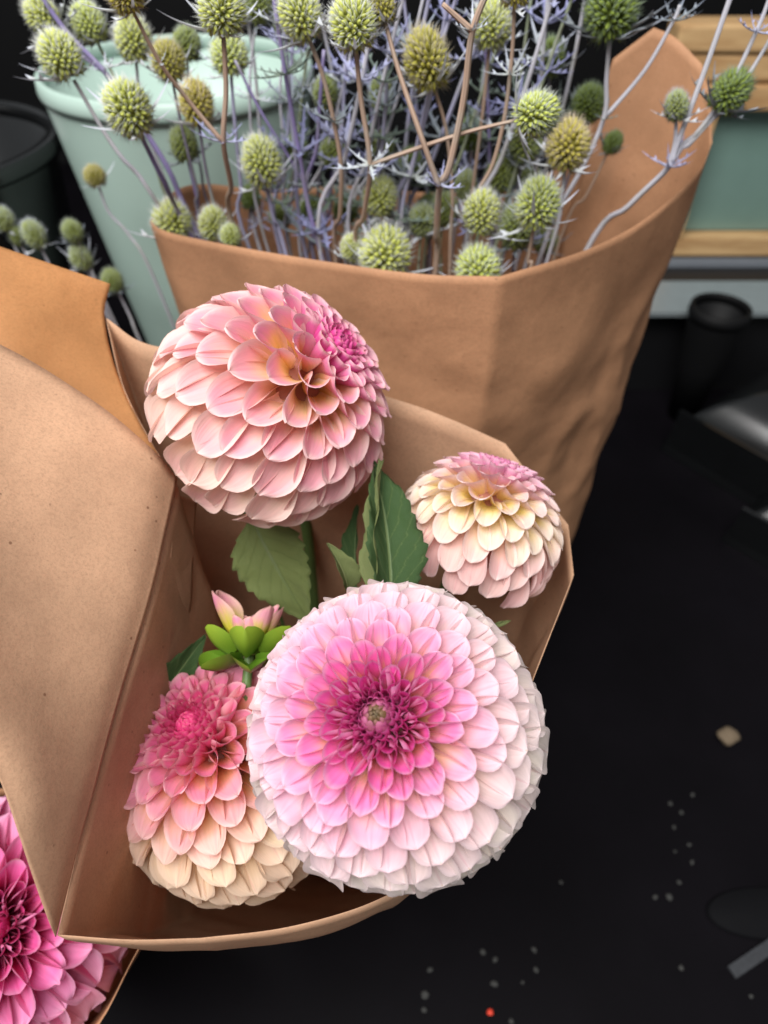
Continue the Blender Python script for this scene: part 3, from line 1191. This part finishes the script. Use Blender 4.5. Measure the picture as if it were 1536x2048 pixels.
H([([(375, 120), (380, 220), (400, 330), (440, 470)], 27, 'dim')], .480, 'dim sea holly head in the dark behind the mint bucket rim', 'dark', None, 14, .0011)
H([([(532, 366), (548, 440), (575, 520)], 39, 'lime')], .415, 'tall oval lime sea holly head low inside the sleeve before brown paper', 'blue', None, 15, .0016, nodes=[((545, 385), 6, .015)])
H([([(648, 100), (640, 200), (632, 300), (612, 372), (628, 480), (632, 540)], 0, 'lime'),
   ([(470, 120), (520, 220), (575, 310), (612, 372)], 0, 'lime')], .432, 'violet sea holly stem splitting in a V beside the oval lime head', 'purple', None, 16, .0015, nodes=[((612, 370), 5, .012)])
H([([(1130, 338), (1122, 400), (1095, 520)], 44, 'rust')], .398, 'brown sided sea holly head over the inner wall of the paper', 'pale', None, 17, .0014)
H([([(1068, 452), (1056, 520), (1045, 590)], 44, 'fresh')], .362, 'bright green sea holly head with orange fleck just above the paper rim', 'tan', None, 18, .0013)
H([([(956, 466), (942, 540), (930, 600)], 40, 'lime')], .372, 'yellow green sea holly head left of the orange flecked one', 'green', None, 19, .0013)
H([([(773, 556), (775, 600), (776, 640)], 50, 'lime')], .375, 'big lime sea holly head sunk at the middle of the paper rim', 'green', None, 20, .0014)
H([([(953, 580), (950, 620), (945, 660)], 44, 'fresh')], .362, 'light green sea holly head peeping over the lowest point of the rim', 'green', None, 21, .0014)
H([([(757, 428), (750, 500), (745, 570)], 34, 'lime')], .425, 'sea holly head with even green bristles deep behind the sunken lime head', 'green', None, 22, .0012)
H([([(1045, 318), (1030, 400), (1010, 500)], 34, 'dim')], .445, 'soft green sea holly head under the silver branch tip', 'dark', None, 23, .0011)
H([([(1000, 382), (990, 450), (980, 530)], 33, 'dim')], .452, 'shaded sea holly head inside the bunch left of the brown one', 'dark', None, 24, .0011)
H([([(1030, 492), (1025, 540), (1020, 600)], 38, 'dim')], .410, 'shaded sea holly head tucked behind the bright green one', 'dark', None, 25, .0011)
H([([(1219, 80), (1213, 160), (1208, 235), (1165, 335), (1112, 430), (1075, 530)], 50, 'dark'),
   ([(1360, 10), (1345, 45), (1290, 140), (1210, 235)], 0, 'lime')], .430,
  'dark sea holly head on a grey stem in front of the peaked paper', 'pale', None, 26, .0017, nodes=[((1348, 42), 6, .014), ((1210, 238), 4, .009)])
H([([(1168, 244), (1150, 320), (1110, 440)], 32, 'dark')], .470, 'blurred dark green sea holly head by the left edge of the peaked paper', 'dark', None, 27, .0012)
H([([(1215, 306), (1172, 392), (1120, 480)], 20, 'dark')], .462, 'tiny dark sea holly head against the brown inner wall', 'tan', None, 28, .0011)
H([([(1480, -60), (1410, 140), (1350, 300), (1338, 334), (1258, 412, .418), (1165, 515, .43)], 0, 'lime'),
   ([(1570, 30), (1480, 175), (1400, 265), (1338, 334)], 0, 'lime'),
   ([(1545, -20), (1512, 65), (1440, 205), (1338, 334)], 0, 'lime'),
   ([(1432, 222), (1390, 275), (1338, 334)], 38, 'dark'), ([(1352, 238), (1350, 285), (1338, 334)], 24, 'grey')], .405,
  'long grey sea holly stem branching wide over the right rim of the sleeve', 'pale', None, 29, .0019,
  nodes=[((1338, 334), 8, .016), ((1512, 65), 6, .012)])
H([([(347, 482), (352, 540), (360, 600)], 38, 'lime')], .425, 'lime sea holly head resting at the left corner of the sleeve rim', 'green', None, 30, .0013)
H([([(428, 478), (432, 540), (440, 600)], 30, 'lime')], .425, 'small sea holly head half sunk left of the tan stem', 'green', None, 31, .0012)
H([([(462, 492), (465, 540), (470, 600)], 21, 'fresh')], .400, 'tiny sea holly head touching the rim by the tan stem', 'green', None, 32, .0011)
H([([(978, 98), (966, 220), (945, 380), (930, 500)], 40, 'lime')], .432, 'sea holly head behind the top of the orange forked stem', 'tan', None, 33, .0014)
H([([(1029, 8), (1026, 80), (1020, 150), (1008, 240), (985, 330), (955, 392), (940, 500)], 36, 'rust')], .388,
  'ochre sea holly stem with a star of white leaves halfway up', 'tan', None, 34, .0013, nodes=[((1021, 150), 7, .014)])
H([([(512, 42), (500, 160), (505, 300), (530, 480)], 28, 'dim')], .475, 'dim sea holly head between the two fat lime heads', 'pale', None, 35, .0011)
H([([(575, 78), (560, 180), (570, 320), (580, 500)], 30, 'dim')], .470, 'shaded sea holly head right behind the broad lime one', 'pale', None, 36, .0012)
H([([(842, 470), (838, 520), (835, 580)], 30, 'grey')], .42, 'grey unopened sea holly head deep behind the orange stem', 'green', None, 37, .0011)
H([([(705, 520), (706, 560), (708, 600)], 24, 'lime')], .385, 'little sea holly head beside the big sunken one', 'green', None, 38, .0011)
H([([(375, 318), (395, 400), (420, 500)], 28, 'dim')], .46, 'faint sea holly head before the back paper at the mint bucket side', 'purple', None, 39, .0013)
H([([(665, 335), (660, 420), (655, 520)], 28, 'dim')], .455, 'shaded sea holly head behind the spiky white joint', 'purple', None, 40, .0012)
H([([(765, 318), (768, 400), (770, 520)], 26, 'dim')], .470, 'dim sea holly head under the crossing silver branch', 'green', None, 41, .0012)
H([([(885, 450), (880, 500), (880, 580)], 30, 'dim')], .45, 'dusky sea holly head behind the fork of the orange stem', 'green', None, 42, .0012)
# bare background stems that run up out of sight
rs = random.Random(99)
BARE = [(1165, 990), (1070, 1005), (905, 770), (870, 800), (1000, 905), (820, 700), (760, 640), (1120, 930), (690, 655), (590, 560), (560, 610), (1180, 1040),
        (930, 800), (860, 690), (480, 520), (740, 600), (640, 580), (1040, 850), (700, 760), (800, 860), (540, 640), (960, 980), (1100, 1060), (620, 700), (780, 740), (1010, 800)]
for k, (x0, x1) in enumerate(BARE):
    Yk = rs.uniform(.41, .49)
    sg = rs.uniform(-15, 15)
    nd = []
    for fr in (rs.uniform(.05, .3), rs.uniform(.3, .55), rs.uniform(.55, .75), rs.uniform(.75, .98)):
        nd.append(((x0 + (x1 - x0) * fr + sg * (1 - fr), -60 + 560 * fr), rs.choice((5, 6, 7)), rs.uniform(.013, .023)))
    tone = rs.choice(['pale', 'blue', 'purple', 'pale', 'green'])
    word = {'pale': 'pale silvery', 'blue': 'blue grey', 'purple': 'violet', 'green': 'yellowish green'}[tone]
    H([([(x0, -60), ((x0 * .66 + x1 * .34) + sg, 130), ((x0 * .33 + x1 * .67) + sg, 315), (x1, 500)], 0, 'lime')], Yk,
      'bare ' + word + ' sea holly stem rising straight through the middle of the bunch', tone, None, 60 + k, rs.uniform(.0012, .0017),
      'bare stems inside the bunch', nodes=nd)
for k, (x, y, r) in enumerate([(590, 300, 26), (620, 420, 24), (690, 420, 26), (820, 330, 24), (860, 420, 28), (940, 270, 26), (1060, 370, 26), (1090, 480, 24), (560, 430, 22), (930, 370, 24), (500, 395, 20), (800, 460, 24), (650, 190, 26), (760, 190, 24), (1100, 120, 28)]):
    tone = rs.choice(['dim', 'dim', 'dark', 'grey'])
    word = {'dim': 'shade-tinted', 'dark': 'dark green', 'grey': 'greyish'}[tone]  # inner heads are tinted darker in place of real shade
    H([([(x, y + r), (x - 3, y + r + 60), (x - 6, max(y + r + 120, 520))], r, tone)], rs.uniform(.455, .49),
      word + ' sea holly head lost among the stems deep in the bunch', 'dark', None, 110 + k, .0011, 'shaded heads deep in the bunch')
# the bunch behind, left of the sleeve
BB = Vector((-.215, .53, 0))
for k, (x, y, r, lab) in enumerate([(14, 462, 24, 'pale sea holly head behind the orange paper, by its outermost stem'), (42, 488, 17, 'lower green sea holly head behind the orange paper edge'),
                                    (80, 492, 24, 'round sea holly head right above the orange paper edge'), (155, 482, 20, 'small sea holly head in the dark beside the mint bucket'),
                                    (172, 535, 22, 'sea holly head hanging below the small one beside the mint bucket'), (235, 582, 22, 'pale sea holly head above the corner of orange paper')]):
    H([([(x, y), (x + 25, y + 50), (x + 50, y + 110)], r, 'dim' if k % 2 else 'grey')], .50, lab, 'pale', BB + Vector((.01 * k, 0, 0)), 80 + k, .0014)
H([([(198, 374), (218, 425), (258, 470), (310, 560)], 21, 'olive')], .50, 'little sea holly head on a curved pale stalk before the mint bucket', 'pale', Vector((-.14, .53, 0)), 90, .0014)

# ------------------------------------------------------------------ things behind
M_MINT = plain('mint_plastic', (.40, .53, .47), .34, .45, .04, 20)
M_BLACKP = plain('black_plastic', (.006, .0065, .007), .20, .8, .2, 30)


def bucket(name, label, center, rt, rb, h, mat, tilt=(0, 0), lip=.006, cat='bucket'):
    root = empty(name, center)
    root.rotation_euler = (tilt[0], tilt[1], 0)
    tag(root, label, cat)
    t = .003
    prof = [(rb * .2, .004), (rb, .0), (rb + (rt - rb) * .5, h * .5), (rt, h - .016), (rt, h - .012)]
    prof += [(rt - t, h - .012), (rb + (rt - rb) * .5 - t, h * .5), (rb - t, .006), (rb * .2, .008)]
    v, f, uv = lathe(prof, 64)
    link('body', mesh('body', v, f, mat, uv), root)
    v, f, uv = [], [], []
    pr = [(rt - t, h - .014), (rt + lip, h - .014), (rt + lip + .001, h - .010), (rt + lip, h - .001), (rt + lip - .002, h), (rt - t + .001, h), (rt - t, h - .003)]
    n = 64
    for (r, z) in pr:
        for k in range(n):
            a = 2 * math.pi * k / n
            v.append(Vector((r * math.cos(a), r * math.sin(a), z)))
    m = len(pr)
    for j in range(m):
        for k in range(n):
            f.append((j * n + k, j * n + (k + 1) % n, ((j + 1) % m) * n + (k + 1) % n, ((j + 1) % m) * n + k))
    link('rim', mesh('rim', v, f, mat), root)
    return root


bucket('bucket', 'tall tapered mint green bucket standing behind the sea holly sleeve', Vector((-.166, .655, 0)), .106, .052, .452, M_MINT, (0, 0), .002)
bucket('bucket', 'glossy black bucket in the shadow beside the mint one', Vector((-.40, .64, 0)), .115, .080, .40, M_BLACKP)

# pine framed mint panel standing on a black ledge
M_PINE = None
t = NT('pine')
co = t.n('TexCoord').outputs['Object']
mp = t.n('Mapping')
mp.inputs['Scale'].default_value = (1, 6, 9)
t.l(co, mp.inputs[0])
gn = t.noise(mp.outputs[0], 9, 5, .6)
M_PINE = t.done(t.principled(t.mix(t.ramp(gn, .3, .7), (.44, .25, .11), (.66, .44, .22)), .5, .3))
YB = 1.02
zb = PY(1400, 515, YB).z
zt = PY(1400, 48, YB).z
x0 = PY(1318, 300, YB).x
xc = PY(1400, 360, YB).x
z_p0, z_p1 = PY(1450, 482, YB).z, PY(1450, 228, YB).z
cab = empty('pine_cabinet', (x0 + .2, YB, zb))
tag(cab, 'pine wood cabinet with slatted top and mint glass panel', 'cabinet')
ci = Matrix.Translation(-Vector((x0 + .2, YB, zb)))
for k in range(3):
    hh = (zt - z_p1) / 3
    mb = MB()
    mb.box((x0 + .27, YB + .03 + .004 * (k % 2), z_p1 + hh * (k + .5)), (.56, .05, hh * .93))
    o = link('slat', mb.build('slat', M_PINE, False), cab, ci)
    md = o.modifiers.new('bevel', 'BEVEL')
    md.width = .004
    md.segments = 2
mb = MB()
mb.box(((x0 + xc) / 2, YB + .03, (z_p0 + z_p1) / 2), (xc - x0, .05, z_p1 - z_p0 - .004))
link('side_post', mb.build('side_post', M_PINE, False), cab, ci)
mb = MB()
mb.box((x0 + .27, YB + .03, (zb + z_p0) / 2), (.56, .05, z_p0 - zb - .002))
link('bottom_rail', mb.build('bottom_rail', M_PINE, False), cab, ci)
mb = MB()
mb.box(((xc + x0 + .55) / 2, YB + .045, (z_p0 + z_p1) / 2), (x0 + .55 - xc - .002, .02, z_p1 - z_p0 - .003))
link('panel', mb.build('panel', plain('mint_panel', (.17, .27, .235), .25, .5, .25, 9), False), cab, ci)

# ledge under it: black block with a pale grey top and a black flared form standing in for a dark recess
zl = PY(1400, 530, YB).z
mb = MB()
mb.box((x0 + .24, YB + .03, zl * .5 - .001), (.64, .16, zl - .004))
led = link('ledge', mb.build('ledge', plain('black_ledge', (.012, .012, .013), .4, .4), False), None)
tag(led, 'low black ledge under the pine cabinet', 'ledge')
mb = MB()
mb.box((x0 + .24, YB + .035, zl + .002), (.66, .075, .009))
shelf = link('shelf_board', mb.build('shelf_board', plain('grey_board', (.20, .22, .25), .4, .4), False))
tag(shelf, 'thin grey board between the pine cabinet and the black ledge', 'board')
zt2 = PY(1440, 600, .86).z
mb = MB()
mb.box((x0 + .22, .87, zt2 - .003), (.62, .085, .006))
tr = link('tray', mb.build('tray', plain('grey_tray', (.20, .23, .24), .3, .5), False))
tag(tr, 'flat pale grey tray in front of the black ledge', 'tray')
mb = MB()
mb.box((x0 + .22, .885, (zt2 - .0075) / 2), (.60, .07, zt2 - .0075))
bx = link('support', mb.build('support', plain('black_support', (.008, .008, .009), .4, .4), False))
tag(bx, 'black block carrying the pale grey tray', 'block')
cpos = PY(1415, 690, .79)
cpos.z = 0
topz = PY(1415, 612, .79).z
bucket('recess_form', 'small black flared form standing in for a dark recess before the pale grey tray', cpos, .034, .019, max(.05, topz), plain('matt_black', (.004, .004, .0045), .6, .2), (0, 0), .002, 'recess_form')


# glossy black moulded trays on the table
def black_tray(label, corner, ang, w, l, h, seed):
    root = empty('moulded_tray', corner)
    root.rotation_euler = (0, 0, ang)
    tag(root, label, 'tray')
    n, m = 70, 70
    vs, fs = [], []
    for i in range(n + 1):
        for j in range(m + 1):
            a, b = i / n, j / m
            # rounded corner outline
            x, y = a * w, b * l
            e = min(a * w, (1 - a) * w, b * l, (1 - b) * l)
            z = h * (1 - (1 - min(1, e / .11)) ** 2) ** .5
            z -= .22 * h * sm(.08, .13, e)
            z += .005 * math.sin(b * 7 + a * 4 + seed) * sm(.05, .10, e)
            vs.append(Vector((x, y, z + .0005)))
    for i in range(n):
        for j in range(m):
            q = i * (m + 1) + j
            fs.append((q, q + m + 1, q + m + 2, q + 1))
    o = link('shell', mesh('shell', vs, fs, M_BLACKP), root)
    mb = MB()
    mb.box((w / 2, .003, h * .4), (w * .96, .004, h * .5))
    link('side_ridge', mb.build('side_ridge', M_BLACKP, False), root)
    return root


c1 = PG(1318, 900)
black_tray('glossy black moulded tray with dished top lying on the table', c1, math.radians(-52), .36, .28, .105, 0)
c2 = PG(1415, 1065)
black_tray('second glossy black tray overlapping corner of the first on the table', c2 + Vector((.01, -.012, 0)), math.radians(-47), .32, .24, .085, 2)


# crumbs and scraps on the table
def chip(name, label, px, py, r, c, cat='crumb', group=None, seed=0, elong=1.0, rough=.8):
    rnd = random.Random(seed)
    bm = bmesh.new()
    bmesh.ops.create_icosphere(bm, subdivisions=2, radius=1)
    rot = rnd.uniform(0, 3.1)
    for v in bm.verts:
        k = 1 + .45 * noise.noise(v.co * 1.3 + Vector((seed * 3.1, 0, 0)))
        v.co = Vector((v.co.x * k * elong, v.co.y * k, v.co.z * k * .45)) * r
        v.co.rotate(Matrix.Rotation(rot, 3, 'Z'))
    lo = min(v.co.z for v in bm.verts)
    for v in bm.verts:
        v.co.z -= lo
    me = bpy.data.meshes.new(name)
    bm.to_mesh(me)
    bm.free()
    me.polygons.foreach_set('use_smooth', [True] * len(me.polygons))
    me.materials.append(c)
    o = link(name, me)
    o.location = PG(px, py)
    o.location.z = -.0002
    return tag(o, label, cat, group)


M_TAN = plain('tan_chip', (.16, .12, .08), .8, .2, .5, 300)
M_DUST = plain('grey_crumb', (.06, .06, .058), .9, .1, .4, 400)
M_RED = plain('red_bead', (.75, .06, .03), .5, .3)
M_GREY = plain('grey_scrap', (.035, .037, .042), .4, .35, .5, 300)
chip('wood_chip', 'crumpled tan chip lying alone on the black table', 1455, 1475, .0085, M_TAN, 'chip', None, 1, 1.25)
chip('bead', 'tiny bright red bead on the black table', 980, 2025, .0022, M_RED, 'bead', None, 2)
for k, (x, y, r) in enumerate([(1340, 1608, 5), (1362, 1625, 5), (1348, 1655, 4), (1385, 1590, 4), (1378, 1690, 4), (1350, 1703, 3), (1384, 1725, 4), (1358, 1765, 5), (1310, 1795, 5), (1338, 1795, 7),
                               (1122, 1765, 4), (850, 1990, 8), (848, 2020, 5), (988, 1968, 6), (965, 1905, 6), (990, 1920, 5), (1068, 1900, 5), (1072, 1940, 5), (1045, 1965, 3), (1362, 1936, 5), (1502, 1993, 4), (1022, 2043, 5), (860, 1940, 5)]):
    chip('crumb', 'grey crumb scattered on the black table', x, y, r / FPX * .48, M_DUST, 'crumb', 'crumbs on the table', 10 + k, random.uniform(1, 1.5))
mb = MB()
a, b = PG(1462, 1946), PG(1560, 1880)
dirv = (b - a).normalized()
sd = Vector((-dirv.y, dirv.x, 0)) * .0042
mb.add([a + sd, a - sd, b - sd, b + sd, a + sd + Vector((0, 0, .003)), a - sd + Vector((0, 0, .0015)), b - sd + Vector((0, 0, .004)), b + sd + Vector((0, 0, .006))],
       [(0, 3, 2, 1), (4, 5, 6, 7), (0, 1, 5, 4), (1, 2, 6, 5), (2, 3, 7, 6), (3, 0, 4, 7)])
tag(link('plastic_strip', mb.build('plastic_strip', M_GREY, False)), 'grey plastic strip poking in over the black table', 'strip')
mb = MB()
v, f, uv = lathe([(.001, 0), (.020, 0), (.0205, .002), (.019, .0036), (.001, .004)], 40)
mb.add([Vector((p.x * 2.2, p.y * .9, p.z)) for p in v], f, uv)
o = link('dark_disc', mb.build('dark_disc', plain('dark_disc', (.006, .006, .007), .7, .05)))
o.location = PG(1530, 1828)
tag(o, 'flat oval dark grey scrap near the plastic strip', 'scrap')
